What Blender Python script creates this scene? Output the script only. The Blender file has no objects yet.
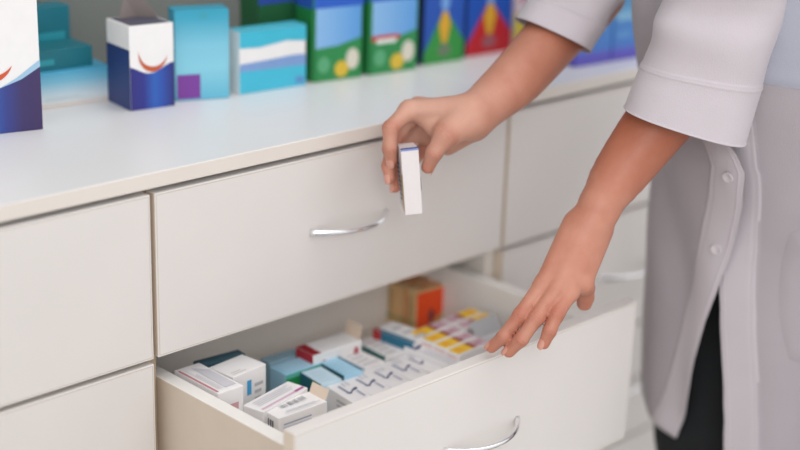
import bpy, bmesh, math, random
import numpy as np
from mathutils import Vector, Matrix
random.seed(7)
CAM = [[-0.81752, -1.17888, 1.31476], [0.716654, -0.69675, 0.030765], [0.203018, 0.250613, 0.94656], [0.667226, 0.672111, -0.321056], 66.3217]
BX = {"A1": [0.1012, -0.008, 0.0507, 0.0384, 0.0967, 0.645], "A1b": [0.1022, 0.0257, 0.0591, 0.0156, -0.1107, 0.643], "A2": [0.0518, -0.0182, 0.0297, 0.0781, 0.0037, 0.648], "B": [0.1154, -0.0868, 0.067, 0.0325, -0.0296, 0.622], "B2": [0.1103, -0.0627, 0.0778, 0.0281, 0.2026, 0.625], "C1": [0.2004, 0.0102, 0.0536, 0.0298, -0.0227, 0.611], "C0": [0.2044, 0.0403, 0.0481, 0.0184, -0.0507, 0.611], "C2": [0.2064, -0.0281, 0.0291, 0.0425, -0.1186, 0.609], "C3": [0.2383, -0.0264, 0.0283, 0.0474, -0.0787, 0.611], "Dd": [0.2537, 0.012, 0.0742, 0.0327, -0.0423, 0.622], "F1": [0.2069, -0.0622, 0.0291, 0.0331, -0.1268, 0.605], "F2": [0.2369, -0.061, 0.03, 0.0326, -0.082, 0.605], "F3": [0.2668, -0.0595, 0.0291, 0.0324, -0.0723, 0.605], "F4": [0.2971, -0.0581, 0.0289, 0.0317, -0.0465, 0.605], "F5": [0.3256, -0.0569, 0.0254, 0.031, 0.001, 0.605], "E2": [0.277, -0.0176, 0.0322, 0.0503, -0.0024, 0.607], "E3": [0.316, -0.0096, 0.0338, 0.0584, -0.0493, 0.608], "E4": [0.3485, -0.0092, 0.0371, 0.0515, 0.1041, 0.62], "Y1": [0.3883, -0.0344, 0.0726, 0.0197, 0.0413, 0.62]}
ARML = [[0.5594, -0.3797, 1.2084, 0.038], [0.5158, -0.3118, 1.0419, 0.037], [0.5207, -0.2805, 0.9618, 0.039], [0.4793, -0.266, 0.9125, 0.0362], [0.4376, -0.2534, 0.8615, 0.0305], [0.4138, -0.2535, 0.84, 0.0248], [0.3904, -0.2539, 0.8153, 0.0205]]
ARMR = [[0.7399, -0.0757, 1.1609, 0.04], [0.605, -0.0842, 1.0652, 0.037], [0.5714, -0.0939, 1.0219, 0.0385], [0.5008, -0.0994, 0.9818, 0.0348], [0.4154, -0.1172, 0.9448, 0.0312], [0.3757, -0.1168, 0.9253, 0.027], [0.3458, -0.117, 0.9095, 0.0235]]
METL = [[[0.3815, -0.2424, 0.8085, 0.017], [0.3246, -0.2477, 0.757, 0.0096]], [[0.3842, -0.2513, 0.808, 0.0175], [0.3292, -0.2615, 0.7531, 0.01]], [[0.3907, -0.2559, 0.8055, 0.0172], [0.3405, -0.2708, 0.7509, 0.0098]], [[0.402, -0.2568, 0.8022, 0.0155], [0.3607, -0.2724, 0.7554, 0.0098]], [[0.3974, -0.256, 0.8348, 0.0165], [0.4022, -0.2588, 0.8232, 0.0155]]]
FINL = [[[0.3232, -0.2489, 0.7577, 0.0096], [0.2934, -0.2448, 0.7293, 0.0078], [0.2797, -0.2355, 0.7048, 0.0073], [0.2784, -0.2199, 0.6879, 0.0066]], [[0.3277, -0.2627, 0.7539, 0.01], [0.2997, -0.2616, 0.729, 0.008], [0.2856, -0.2542, 0.7059, 0.0074], [0.2817, -0.2419, 0.6891, 0.0067]], [[0.339, -0.272, 0.7516, 0.0098], [0.316, -0.2756, 0.7336, 0.0077], [0.306, -0.2752, 0.7168, 0.007], [0.3028, -0.2715, 0.7022, 0.0062]], [[0.3592, -0.2735, 0.7561, 0.0098], [0.3749, -0.2659, 0.7454, 0.0092], [0.3815, -0.2611, 0.7318, 0.009], [0.3846, -0.258, 0.723, 0.0086]], [[0.3855, -0.2401, 0.7967, 0.013], [0.3743, -0.2227, 0.7631, 0.0115], [0.3731, -0.2121, 0.7297, 0.0095], [0.3726, -0.2071, 0.7081, 0.0078]]]
VEINS = [[[0.3627, -0.254, 0.8043, 0.0016], [0.3381, -0.2606, 0.7892, 0.0014], [0.3238, -0.2657, 0.7738, 0.0012]], [[0.3764, -0.2705, 0.8013, 0.0015], [0.3581, -0.2784, 0.7873, 0.0012], [0.3392, -0.2776, 0.7713, 0.0011]]]
METR = [[[0.3385, -0.1173, 0.9186, 0.018], [0.2961, -0.0653, 0.9146, 0.0105]], [[0.3478, -0.1089, 0.9121, 0.0175], [0.3212, -0.0543, 0.9119, 0.0105]], [[0.359, -0.1005, 0.9029, 0.0175], [0.3473, -0.051, 0.9014, 0.01]], [[0.3656, -0.0964, 0.894, 0.016], [0.3658, -0.0531, 0.8825, 0.0095]], [[0.3494, -0.1114, 0.8975, 0.017], [0.3413, -0.0838, 0.8698, 0.0105]], [[0.3352, -0.1208, 0.9109, 0.018], [0.3089, -0.115, 0.8993, 0.013]], [[0.3484, -0.0827, 0.8777, 0.011], [0.3383, -0.0485, 0.8754, 0.011]], [[0.3079, -0.0646, 0.9092, 0.0085], [0.3083, -0.0927, 0.898, 0.0075], [0.3094, -0.1102, 0.8948, 0.01]], [[0.3464, -0.0649, 0.8951, 0.012], [0.3302, -0.0496, 0.8875, 0.01]]]
FINR = [[[0.2961, -0.0653, 0.9146, 0.0102], [0.264, -0.0699, 0.9004, 0.0085], [0.2613, -0.0721, 0.8777, 0.0075], [0.2656, -0.0714, 0.8632, 0.0066]], [[0.3212, -0.0543, 0.9119, 0.0102], [0.283, -0.0565, 0.8808, 0.0084], [0.2675, -0.065, 0.8556, 0.0073], [0.266, -0.0695, 0.8432, 0.0064]], [[0.3473, -0.051, 0.9014, 0.0098], [0.3088, -0.0436, 0.8618, 0.008], [0.2828, -0.0586, 0.8386, 0.007], [0.2772, -0.0664, 0.8293, 0.0062]], [[0.3658, -0.0531, 0.8825, 0.0092], [0.3435, -0.038, 0.8521, 0.0075], [0.3261, -0.04, 0.8367, 0.0062], [0.3132, -0.0454, 0.8297, 0.0055]], [[0.3248, -0.119, 0.9054, 0.015], [0.3003, -0.1189, 0.8982, 0.0118], [0.2896, -0.1123, 0.8773, 0.009], [0.2901, -0.1036, 0.8593, 0.0074]]]
J_LIT = [0.3148, -0.0874, 0.9072]
HELD = [[0.2701, -0.0994, 0.8451], [0.8249, -0.5582, 0.089], [0.5636, 0.8243, -0.0539], [-0.0433, 0.0947, 0.9946], [0.0195, 0.03, 0.0738]]
SLL = [[[0.4937, -0.292, 0.9128], [0.0418, -0.0497, -0.017], [-0.0515, -0.0321, 0.0066]], [[0.5007, -0.2952, 0.9425], [0.0427, -0.0485, -0.0129], [-0.0519, -0.0321, 0.0056]], [[0.5064, -0.2993, 0.9706], [0.0435, -0.0475, -0.0092], [-0.0516, -0.0328, 0.0047]], [[0.5113, -0.3097, 1.0212], [0.0466, -0.0465, -0.0005], [-0.0541, -0.0339, 0.0035]], [[0.5143, -0.3185, 1.0715], [0.0511, -0.0455, 0.011], [-0.0555, -0.0366, 0.0042]], [[0.5227, -0.3379, 1.1261], [0.052, -0.0459, 0.0119], [-0.059, -0.0375, 0.0045]], [[0.541, -0.366, 1.1832], [0.0537, -0.05, 0.0071], [-0.0636, -0.0381, 0.0062]], [[0.5714, -0.3857, 1.2207], [0.043, -0.0429, -0.0005], [-0.054, -0.0295, 0.013]]]
SLR = [[[0.4953, -0.0982, 0.9793], [0.026, -0.0339, -0.0168], [-0.0397, -0.0338, 0.0149]], [[0.5077, -0.0973, 0.9913], [0.0262, -0.0339, -0.0163], [-0.0402, -0.034, 0.0134]], [[0.5207, -0.0968, 1.0039], [0.0267, -0.0344, -0.0164], [-0.0407, -0.0342, 0.0119]], [[0.5536, -0.0937, 1.0319], [0.0276, -0.0348, -0.0154], [-0.0411, -0.0325, 0.0085]], [[0.5992, -0.0858, 1.0653], [0.0303, -0.0362, -0.0127], [-0.045, -0.035, 0.0045]], [[0.6717, -0.0769, 1.11], [0.0369, -0.0414, -0.0099], [-0.0504, -0.0376, 0.0035]], [[0.7497, -0.0709, 1.1601], [0.0368, -0.0385, -0.0043], [-0.0511, -0.0361, 0.005]]]
BUTZ = [0.754, 0.852, 0.95]
WORLD = 1.03
LT = [0.5, 36, 10, 7, 1.3]
COAT = [[0.4, 0.7531, -0.3332, 0.186, 0.14, 0.881, 0.1828], [0.42, 0.7509, -0.3311, 0.1851, 0.1395, 0.8145, 0.1828], [0.44, 0.7487, -0.329, 0.1842, 0.139, 0.7563, 0.1828], [0.46, 0.7465, -0.3268, 0.1833, 0.1385, 0.6981, 0.1745], [0.48, 0.7436, -0.324, 0.1824, 0.138, 0.64, 0.1745], [0.5, 0.7408, -0.3212, 0.1815, 0.1375, 0.5901, 0.1662], [0.52, 0.7379, -0.3184, 0.1806, 0.137, 0.5319, 0.1579], [0.54, 0.7356, -0.3163, 0.1797, 0.1365, 0.4904, 0.1496], [0.56, 0.7341, -0.3148, 0.1788, 0.136, 0.4571, 0.1579], [0.58, 0.7325, -0.3132, 0.1779, 0.1355, 0.4239, 0.1579], [0.6, 0.731, -0.3117, 0.177, 0.135, 0.3906, 0.1662], [0.62, 0.7292, -0.31, 0.1758, 0.1341, 0.3491, 0.1745], [0.64, 0.7275, -0.3084, 0.1746, 0.1332, 0.3158, 0.1828], [0.66, 0.7259, -0.3068, 0.1734, 0.1323, 0.2826, 0.1912], [0.68, 0.7244, -0.3053, 0.1722, 0.1314, 0.241, 0.1912], [0.7, 0.7228, -0.3037, 0.171, 0.1305, 0.1995, 0.1995], [0.72, 0.7212, -0.3022, 0.1698, 0.1296, 0.1662, 0.1995], [0.74, 0.7196, -0.3006, 0.1686, 0.1287, 0.1247, 0.1995], [0.76, 0.7164, -0.3005, 0.1676, 0.1278, 0.0914, 0.1912], [0.78, 0.7118, -0.3019, 0.1668, 0.1269, 0.0665, 0.1995], [0.8, 0.7073, -0.3034, 0.166, 0.126, 0.0416, 0.1995], [0.82, 0.7021, -0.3043, 0.1652, 0.1251, 0.0166, 0.1912], [0.84, 0.6959, -0.3041, 0.1644, 0.1242, 0.0, 0.1828], [0.86, 0.6897, -0.304, 0.1636, 0.1233, -0.0166, 0.1828], [0.88, 0.6835, -0.3038, 0.1628, 0.1224, 0.0332, 0.2078], [0.9, 0.6768, -0.3033, 0.162, 0.1215, 0.1164, 0.2327], [0.92, 0.67, -0.3025, 0.1612, 0.1206, 0.1745, 0.266], [0.94, 0.6631, -0.3018, 0.1604, 0.1197, 0.2244, 0.3158], [0.96, 0.6569, -0.3016, 0.1605, 0.1188, 0.2743, 0.3657], [0.98, 0.6513, -0.302, 0.1616, 0.1179, 0.3324, 0.4322], [1.0, 0.6456, -0.3024, 0.1627, 0.117, 0.4156, 0.5402], [1.02, 0.64, -0.3029, 0.1637, 0.1163, 0.4987, 0.6483], [1.04, 0.6362, -0.305, 0.1648, 0.1155, 0.615, 0.7979], [1.06, 0.6325, -0.3074, 0.1659, 0.1148, 0.7064, 0.9225], [1.08, 0.6289, -0.3097, 0.1669, 0.114, 0.8145, 1.1386], [1.1, 0.6253, -0.3121, 0.168, 0.1133, 0.9475, 1.255], [1.12, 0.6219, -0.3147, 0.1694, 0.1125, 1.1968, 1.2633], [1.14, 0.6185, -0.3173, 0.1709, 0.1118, 1.2633, 1.2716], [1.16, 0.6151, -0.3199, 0.1723, 0.111, 1.2716, 1.2716], [1.18, 0.6113, -0.3221, 0.1737, 0.1103, 1.2799, 1.2799], [1.2, 0.6076, -0.3244, 0.1751, 0.1095, 1.2882, 1.2882], [1.22, 0.6039, -0.3266, 0.1766, 0.1087, 1.2965, 1.2965], [1.24, 0.6001, -0.3289, 0.178, 0.108, 1.3048, 1.3048]]
NS = [[-0.97239, -0.23337, 0.0], [-0.23337, 0.97239, 0.0]]
SC = bpy.context.scene
COL = SC.collection
PI = math.pi
V = Vector

# ------------------------------------------------------------------ helpers
def lin(h):
    h = h.lstrip('#')
    c = [int(h[i:i+2], 16)/255 for i in (0, 2, 4)]
    return [x/12.92 if x <= .04045 else ((x+.055)/1.055)**2.4 for x in c] + [1.0]

_m = {}
def mat(name, hexc, rough=.5, metal=0.0, noise=0.0, scale=40.0, bump=0.0, bscale=300.0, coat=0.0, sheen=0.0):
    """plain procedural material: colour broken by a little noise, optional fine bump"""
    key = (name, hexc, rough)
    if key in _m: return _m[key]
    m = bpy.data.materials.new(name); m.use_nodes = True
    nt = m.node_tree; b = nt.nodes['Principled BSDF']
    c = lin(hexc)
    b.inputs['Base Color'].default_value = c
    b.inputs['Roughness'].default_value = rough
    b.inputs['Metallic'].default_value = metal
    b.inputs['Coat Weight'].default_value = coat
    b.inputs['Sheen Weight'].default_value = sheen
    tc = nt.nodes.new('ShaderNodeTexCoord')
    if noise >= 0:
        n = nt.nodes.new('ShaderNodeTexNoise'); n.inputs['Scale'].default_value = scale
        nt.links.new(tc.outputs['Object'], n.inputs['Vector'])
        r = nt.nodes.new('ShaderNodeValToRGB')
        k = noise if noise > 0 else .02
        r.color_ramp.elements[0].position = .3; r.color_ramp.elements[1].position = .7
        r.color_ramp.elements[0].color = [x*(1-k) for x in c[:3]]+[1]
        r.color_ramp.elements[1].color = [min(1, x*(1+k)) for x in c[:3]]+[1]
        nt.links.new(n.outputs['Fac'], r.inputs['Fac']); nt.links.new(r.outputs['Color'], b.inputs['Base Color'])
    if bump:
        n2 = nt.nodes.new('ShaderNodeTexNoise'); n2.inputs['Scale'].default_value = bscale
        nt.links.new(tc.outputs['Object'], n2.inputs['Vector'])
        bp = nt.nodes.new('ShaderNodeBump'); bp.inputs['Strength'].default_value = bump; bp.inputs['Distance'].default_value = .001
        nt.links.new(n2.outputs['Fac'], bp.inputs['Height']); nt.links.new(bp.outputs['Normal'], b.inputs['Normal'])
    _m[key] = m
    return m

def grad(name, stops, rough=.45, axis='Z', mix=None):
    """printed carton: colour ramp along one axis of the carton's own bounds"""
    if name in _m: return _m[name]
    m = bpy.data.materials.new(name); m.use_nodes = True
    nt = m.node_tree; b = nt.nodes['Principled BSDF']; b.inputs['Roughness'].default_value = rough
    tc = nt.nodes.new('ShaderNodeTexCoord'); sp = nt.nodes.new('ShaderNodeSeparateXYZ')
    nt.links.new(tc.outputs['Generated'], sp.inputs['Vector'])
    r = nt.nodes.new('ShaderNodeValToRGB'); el = r.color_ramp.elements
    while len(el) < len(stops): el.new(.5)
    for e, (p, c) in zip(el, stops): e.position = p; e.color = lin(c)
    nt.links.new(sp.outputs[axis], r.inputs['Fac']); nt.links.new(r.outputs['Color'], b.inputs['Base Color'])
    _m[name] = m
    return m

def link(name, me, mats, parent=None, smooth=None):
    o = bpy.data.objects.new(name, me); COL.objects.link(o)
    for mm in (mats if isinstance(mats, (list, tuple)) else [mats]): me.materials.append(mm)
    if parent is not None: o.parent = parent
    if smooth:
        for p in me.polygons: p.use_smooth = True
    return o

def frombm(name, bm, mats, parent=None, smooth=False):
    me = bpy.data.meshes.new(name); bm.normal_update(); bm.to_mesh(me); bm.free()
    return link(name, me, mats, parent, smooth)

def tag(o, label=None, cat=None, group=None, kind=None):
    if label: o['label'] = label
    if cat: o['category'] = cat
    if group: o['group'] = group
    if kind: o['kind'] = kind
    return o

def empty(name, loc, rz=0.0):
    o = bpy.data.objects.new(name, None); COL.objects.link(o)
    o.location = loc; o.rotation_euler = (0, 0, rz); o.empty_display_size = .05
    return o

def box(bm, x0, x1, y0, y1, z0, z1, bevel=0.0, mi=0, M=None):
    vs = [bm.verts.new((x, y, z)) for x in (x0, x1) for y in (y0, y1) for z in (z0, z1)]
    f = [(0,1,3,2), (4,6,7,5), (0,4,5,1), (2,3,7,6), (0,2,6,4), (1,5,7,3)]
    fs = [bm.faces.new([vs[i] for i in q]) for q in f]
    for q in fs: q.material_index = mi
    if bevel:
        es = list({e for q in fs for e in q.edges})
        res = bmesh.ops.bevel(bm, geom=es, offset=bevel, segments=2, affect='EDGES', profile=.5)
        for q in res['faces']: q.material_index = mi
        vs = list({v for q in res['faces'] for v in q.verts} | {v for v in vs if v.is_valid})
    if M is not None:
        for v in vs:
            if v.is_valid: v.co = M @ v.co
    return vs

# ------------------------------------------------------------------ camera
cam_d = bpy.data.cameras.new('camera'); cam = bpy.data.objects.new('camera', cam_d); COL.objects.link(cam)
c_, r_, u_, f_, lens_ = CAM
cam.matrix_world = Matrix(((r_[0], u_[0], -f_[0], c_[0]), (r_[1], u_[1], -f_[1], c_[1]), (r_[2], u_[2], -f_[2], c_[2]), (0, 0, 0, 1)))
cam_d.lens = lens_; cam_d.sensor_width = 36; cam_d.clip_start = .05
cam_d.dof.use_dof = True; cam_d.dof.focus_distance = 1.55; cam_d.dof.aperture_fstop = 1.65
SC.camera = cam

# ------------------------------------------------------------------ materials
LAM = mat('white_laminate', '#dfd9d4', .42, noise=.012, scale=9)
LAM_IN = mat('white_melamine_inside', '#ece5dd', .55, noise=.012, scale=9)
LINE = mat('edge_band_line', '#b9a891', .6)
TOPM = mat('glossy_worktop_white', '#e6e4e3', .34, noise=.01, scale=6)
LIP = mat('worktop_edge_white', '#e2d9d0', .4, noise=.01, scale=9)
CHROME = mat('polished_chrome', '#f2f2f4', .16, metal=1.0, noise=-1)
WALLM = mat('grey_painted_wall', '#7b7e79', .8, noise=.04, scale=3)
FLOORM = mat('grey_floor_tile', '#c6c2bc', .45, noise=.05, scale=5)

ZT = .86            # top of the first row of drawer fronts
ZC = ZT + .0228     # worktop surface
PITCH, HF, GAP, UW = .1856, .1802, .0054, .54
FT = .0162          # thickness of the drawer fronts
YB = .39            # back of the cabinets
DOPEN = .2195       # how far the open drawer is pulled out

# ------------------------------------------------------------------ the setting
bm = bmesh.new(); box(bm, -2.2, 2.6, -2.6, .46, -.06, 0)
tag(frombm('floor', bm, FLOORM), kind='structure')
bm = bmesh.new(); box(bm, -2.2, 2.6, .40, .46, 0, 2.5)
tag(frombm('wall_back', bm, WALLM), kind='structure')

# ------------------------------------------------------------------ cabinets
def front_mesh(w, h):
    """drawer front: outer face with a thin edge-band line just inside its border; local x 0..w, y 0 (outer)..FT, z -h..0"""
    bm = bmesh.new()
    box(bm, 0, w, 0, FT, -h, 0, bevel=.0008)
    f = min(bm.faces, key=lambda q: q.calc_center_median().y)
    r1 = bmesh.ops.inset_region(bm, faces=[f], thickness=.0016)
    r2 = bmesh.ops.inset_region(bm, faces=[f], thickness=.0007)
    for q in r2['faces']: q.material_index = 1
    bm.normal_update()
    for q in bm.faces:
        if abs(q.normal.x) > .8: q.material_index = 2
    return bm

def handle_bm(L=.117, out=.027, n=28, k=10):
    """bowed chrome pull: wide flattened feet on the front, slender in the middle"""
    bm = bmesh.new(); rings = []
    for i in range(n+1):
        t = i/n; s = 2*t-1
        x = s*L/2
        y = -out*(1-abs(s)**2.6)**.8 if abs(s) < 1 else 0
        y = min(y, -.0) - .0015
        e = 1e-3
        def P(tt):
            ss = 2*tt-1; ss = max(-1, min(1, ss))
            return V((ss*L/2, -out*max(0.0, 1-abs(ss)**2.1)**.95, 0))
        d = (P(min(1, t+e))-P(max(0, t-e))).normalized()
        side = V((0, 0, 1)); nn = d.cross(side).normalized()
        wz = .0027+.0021*abs(s)**2.5; wn = .0021+.0012*abs(s)**3
        c = P(t)
        rings.append([bm.verts.new(c+side*wz*math.cos(2*PI*j/k)+nn*wn*math.sin(2*PI*j/k)) for j in range(k)])
    for a, b in zip(rings, rings[1:]):
        for j in range(k): bm.faces.new((a[j], a[(j+1) % k], b[(j+1) % k], b[j]))
    bm.faces.new(rings[0]); bm.faces.new(rings[-1][::-1])
    bmesh.ops.recalc_face_normals(bm, faces=bm.faces)
    return bm

LAM_TOP = mat('white_drawer_side', '#eae6e0', .5)
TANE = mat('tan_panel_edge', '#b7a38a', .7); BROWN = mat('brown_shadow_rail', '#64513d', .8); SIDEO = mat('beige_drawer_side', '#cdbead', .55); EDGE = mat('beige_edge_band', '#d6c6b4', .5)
def i_dark(x0, s): return not (x0 == 0 and s == 1) and not (x0 > .1 and s == 0)
def make_cabinet(x0, label, open_row=None, rows=4):
    root = empty('drawer_cabinet', (x0+UW/2, .2, 0)); tag(root, label, 'drawer cabinet', 'white drawer cabinets under the worktop')
    inv = Matrix.Translation((-(x0+UW/2), -.2, 0))
    def part(name, bm, m, parent=root, smooth=False):
        if parent is root:
            bmesh.ops.transform(bm, matrix=inv, verts=bm.verts)
        return frombm(name, bm, m, parent, smooth)
    for s in (0, 1):
        bm = bmesh.new()
        xa = x0+.0004 if s == 0 else x0+UW-.0119
        box(bm, xa, xa+.0115, FT+.0015, YB, .10, ZC-.0172, bevel=.0005)
        bm.normal_update()
        for q in bm.faces: q.material_index = 1 if q.normal.y < -.7 and i_dark(x0, s) else 0
        part('side_panel', bm, [LAM_IN, TANE])
    bm = bmesh.new(); box(bm, x0+.0119, x0+UW-.0119, YB-.008, YB, .10, ZC-.0172); part('back_panel', bm, LAM_IN)
    bm = bmesh.new(); box(bm, x0+.0119, x0+UW-.0119, FT+.0015, YB-.008, .10, .116); part('bottom_panel', bm, LAM_IN)
    bm = bmesh.new(); box(bm, x0+.0119, x0+UW-.0119, FT+.010, .10, ZC-.033, ZC-.0172); part('top_rail', bm, BROWN)  # brown stands for the shade in the gap under the worktop
    bm = bmesh.new(); box(bm, x0+.001, x0+UW-.001, .05, YB, 0, .10); part('plinth', bm, LAM)
    for i in range(rows):
        off = DOPEN if i == open_row else 0
        zt = ZT-i*PITCH
        dr = empty('drawer', (0, 0, 0)); dr.parent = root
        w = UW-GAP
        dr.location = (x0+GAP/2-(x0+UW/2), -off-.2, zt)
        frombm('drawer_front', front_mesh(w, HF), [LAM, LINE, EDGE], dr)
        h = frombm('handle', handle_bm(), CHROME, dr, smooth=True)
        h['label'] = 'bowed chrome handle'; h.location = (w/2, 0, -.0875 if i != open_row else -.0885)
        # the drawer body behind the front (local coordinates)
        sx0, sx1, th = .0100, w-.0270, .0175
        zs = -.0252; zb = -.110; yb = .345
        hid = off == 0
        bm = bmesh.new()
        box(bm, sx0, sx0+th, FT, yb, zb-.012, zs, bevel=.0012)
        bm.normal_update()
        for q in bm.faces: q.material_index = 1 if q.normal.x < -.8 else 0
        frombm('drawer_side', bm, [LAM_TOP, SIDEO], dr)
        bm = bmesh.new(); box(bm, sx1-th, sx1, FT, yb, zb-.012, zs, bevel=.0012); frombm('drawer_side', bm, LAM_TOP, dr)
        bm = bmesh.new(); box(bm, sx0+th, sx1-th, yb-.014, yb, zb-.012, zs-.002); frombm('drawer_back', bm, LAM_IN, dr)
        bm = bmesh.new(); box(bm, sx0+th, sx1-th, FT, yb-.014, zb-.008, zb); frombm('drawer_bottom', bm, LAM_IN, dr)
    return root

make_cabinet(-UW, 'white drawer cabinet at the left with every drawer shut')
make_cabinet(0, 'white drawer cabinet with its second drawer pulled open', open_row=1)
make_cabinet(UW, 'white drawer cabinet behind the standing person, all drawers shut')

for (xa, xb, lab) in ((-.62, .5472, 'long white worktop carrying the blue and green medicine cartons'), (.5484, 1.12, 'white worktop section behind the person, right of the seam')):
    bm = bmesh.new(); box(bm, xa, xb, -.001, .398, ZC-.0168, ZC, bevel=.0012)
    for q in bm.faces: q.material_index = 1 if q.normal.y < -.5 else 0
    bm.normal_update()
    for q in bm.faces: q.material_index = 1 if q.normal.y < -.5 else 0
    tag(frombm('worktop', bm, [TOPM, LIP]), lab, 'worktop')

# ------------------------------------------------------------------ cartons
WHITE = mat('white_carton', '#efecea', .5, noise=.015, scale=60)
INK = {}
def ink(hexc, rough=.5):
    return mat('ink_'+hexc.strip('#'), hexc, rough)

class Carton:
    """folded medicine carton, standing on z0; local origin at its base centre. patches are printed areas (in the same mesh)"""
    def __init__(s, L, W, H, base=WHITE):
        s.L, s.W, s.H = L, W, H; s.bm = bmesh.new(); s.mats = [base]; s.n = {}
        box(s.bm, -L/2, L/2, -W/2, W/2, 0, H, bevel=min(.0007, W*.05))
    def mi(s, m):
        if isinstance(m, str): m = ink(m)
        if m not in s.mats: s.mats.append(m)
        return s.mats.index(m)
    def frame(s, face):
        L, W, H = s.L, s.W, s.H
        return {'F': (V((-L/2, -W/2, 0)), V((L, 0, 0)), V((0, 0, H)), V((0, -1, 0))),
                'B': (V((L/2, W/2, 0)), V((-L, 0, 0)), V((0, 0, H)), V((0, 1, 0))),
                'L': (V((-L/2, W/2, 0)), V((0, -W, 0)), V((0, 0, H)), V((-1, 0, 0))),
                'R': (V((L/2, -W/2, 0)), V((0, W, 0)), V((0, 0, H)), V((1, 0, 0))),
                'T': (V((-L/2, -W/2, H)), V((L, 0, 0)), V((0, W, 0)), V((0, 0, 1)))}[face]
    def poly(s, face, pts, m):
        o, a, b, n = s.frame(face)
        k = s.n[face] = s.n.get(face, 0)+1
        vs = [s.bm.verts.new(o+a*u+b*v+n*(.00022+.00012*k)) for u, v in pts]
        f = s.bm.faces.new(vs); f.normal_update()
        if f.normal.dot(n) < 0: f.normal_flip()
        f.material_index = s.mi(m); return s
    def rect(s, face, u0, v0, u1, v1, m):
        return s.poly(face, [(u0, v0), (u1, v0), (u1, v1), (u0, v1)], m)
    def oval(s, face, cu, cv, ru, rv, m, n=20):
        return s.poly(face, [(cu+ru*math.cos(2*PI*i/n), cv+rv*math.sin(2*PI*i/n)) for i in range(n)], m)
    def swoosh(s, face, cu, cv, ru, rv, a0, a1, t, m, n=16):
        """crescent: thickest in the middle of its sweep"""
        o, i_ = [], []
        for k in range(n+1):
            a = math.radians(a0+(a1-a0)*k/n); w = 1-t*math.sin(PI*k/n)
            o.append((cu+ru*math.cos(a), cv+rv*math.sin(a))); i_.append((cu+ru*w*math.cos(a), cv+rv*w*math.sin(a)))
        return s.poly(face, o+i_[::-1], m)
    def lines(s, face, u0, v0, u1, v1, rows, m, fill=.45, seed=1, along='u'):
        """rows of small print"""
        rnd = random.Random(seed)
        for k in range(rows):
            e = 1-.35*rnd.random()
            if along == 'u':
                h = (v1-v0)/rows; s.rect(face, u0, v0+h*k, u0+(u1-u0)*e, v0+h*(k+fill), m)
            else:
                h = (u1-u0)/rows; s.rect(face, u0+h*k, v0, u0+h*(k+fill), v0+(v1-v0)*e, m)
        return s
    def bars(s, face, u0, v0, u1, v1, n, m, seed=1):
        rnd = random.Random(seed); w = (u1-u0)/n
        for k in range(n):
            s.rect(face, u0+w*k, v0, u0+w*(k+.3+.4*rnd.random()), v1, m)
        return s
    def done(s, name, loc, yaw, label, cat='box', group=None, tilt=None):
        o = frombm(name, s.bm, s.mats)
        o.location = loc; o.rotation_euler = (tilt or (0, 0))+(yaw,) if tilt else (0, 0, yaw)
        return tag(o, label, cat, group)

def corner_place(x, y, L, W, yaw):
    """centre of a carton whose front-left lower corner is at x, y"""
    c, s = math.cos(yaw), math.sin(yaw)
    return (x+c*L/2-s*W/2, y+s*L/2+c*W/2, ZC+.0003)

G1 = 'medicine cartons standing along the back of the worktop'
BLUEG = grad('navy_blue_sheen', [(0, '#2a2a78'), (.3, '#2b2f86'), (.55, '#2a5fb4'), (.72, '#2a4fa8'), (1, '#2b2a6e')], .4, 'X')  # printed gradient, navy through mid blue and back
NAVY = '#27336b'
def navy_white(c, k):
    # white upper half, navy lower half with a curved boundary, orange crescent
    top = [(i/14, k+.055*math.cos((i/14-.45)*5.5)*-1+.02) for i in range(15)]
    c.poly('F', [(0, 0.0)]+[(1, 0.0)]+top[::-1], BLUEG)
    c.swoosh('F', .52, k+.20, .33, .22, 170, 350, .28, '#c25a35')
    c.rect('L', 0, 0, 1, .72, '#2a3a72')
    return c
# tall navy and white carton at the left edge
c = Carton(.105, .05, .175, WHITE)
c.poly('F', [(0, 0), (1, 0), (1, .43), (.9, .40), (.75, .33), (.5, .27), (.2, .27), (0, .30)], grad('navy_plum', [(0, '#2b4f9e'), (.45, '#2f63b4'), (.62, '#33408a'), (.8, '#3a2f62'), (1, '#3d2d5c')], .4, 'X'))
c.poly('F', [(.55, .28), (.75, .34), (1, .445), (1, .40), (.8, .33)], '#9fc4dd')
c.swoosh('F', .42, .46, .30, .15, 190, 345, .3, '#d0562c')
c.done('medicine_carton', corner_place(.0022-.105*math.cos(.25), .2075+.105*math.sin(.25), .105, .05, -.25), -.25, 'tall white and navy carton with orange crescent at the left end of the worktop', 'box', G1)
# light blue flat carton, teal cartons behind
c = Carton(.115, .06, .0415, grad('pale_blue_fade', [(0, '#dfe3e3'), (.25, '#d5e0e4'), (.7, '#7dbcd3'), (1, '#4aa6c8')], .45))
c.rect('F', .0, .0, 1, .12, '#dcd3cc'); c.lines('F', .25, .2, .8, .32, 2, '#c8d6da')
fl = c.done('medicine_carton', (.0815, .3085, ZC+.0003), -.1, 'flat pale blue carton lying between the two navy and white cartons', 'box', G1)
TEAL = '#1f8593'
c = Carton(.10, .05, .0235, mat('teal_carton', '#166f7c', .5)); c.rect('F', .08, .25, .5, .55, '#2b97a2')
c.done('medicine_carton', (.072, .316, ZC+.0003+.0416), -.06, 'flat dark teal carton lying on top of the pale blue one', 'box', G1)
c = Carton(.075, .03, .1015, mat('deep_teal_carton', '#197585', .5)); c.rect('F', .1, .55, .9, .7, '#2f9fb0')
c.done('medicine_carton', (.0955, .370, ZC+.0003), -.02, 'upright teal carton standing behind the stacked flat cartons', 'box', G1)
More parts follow.
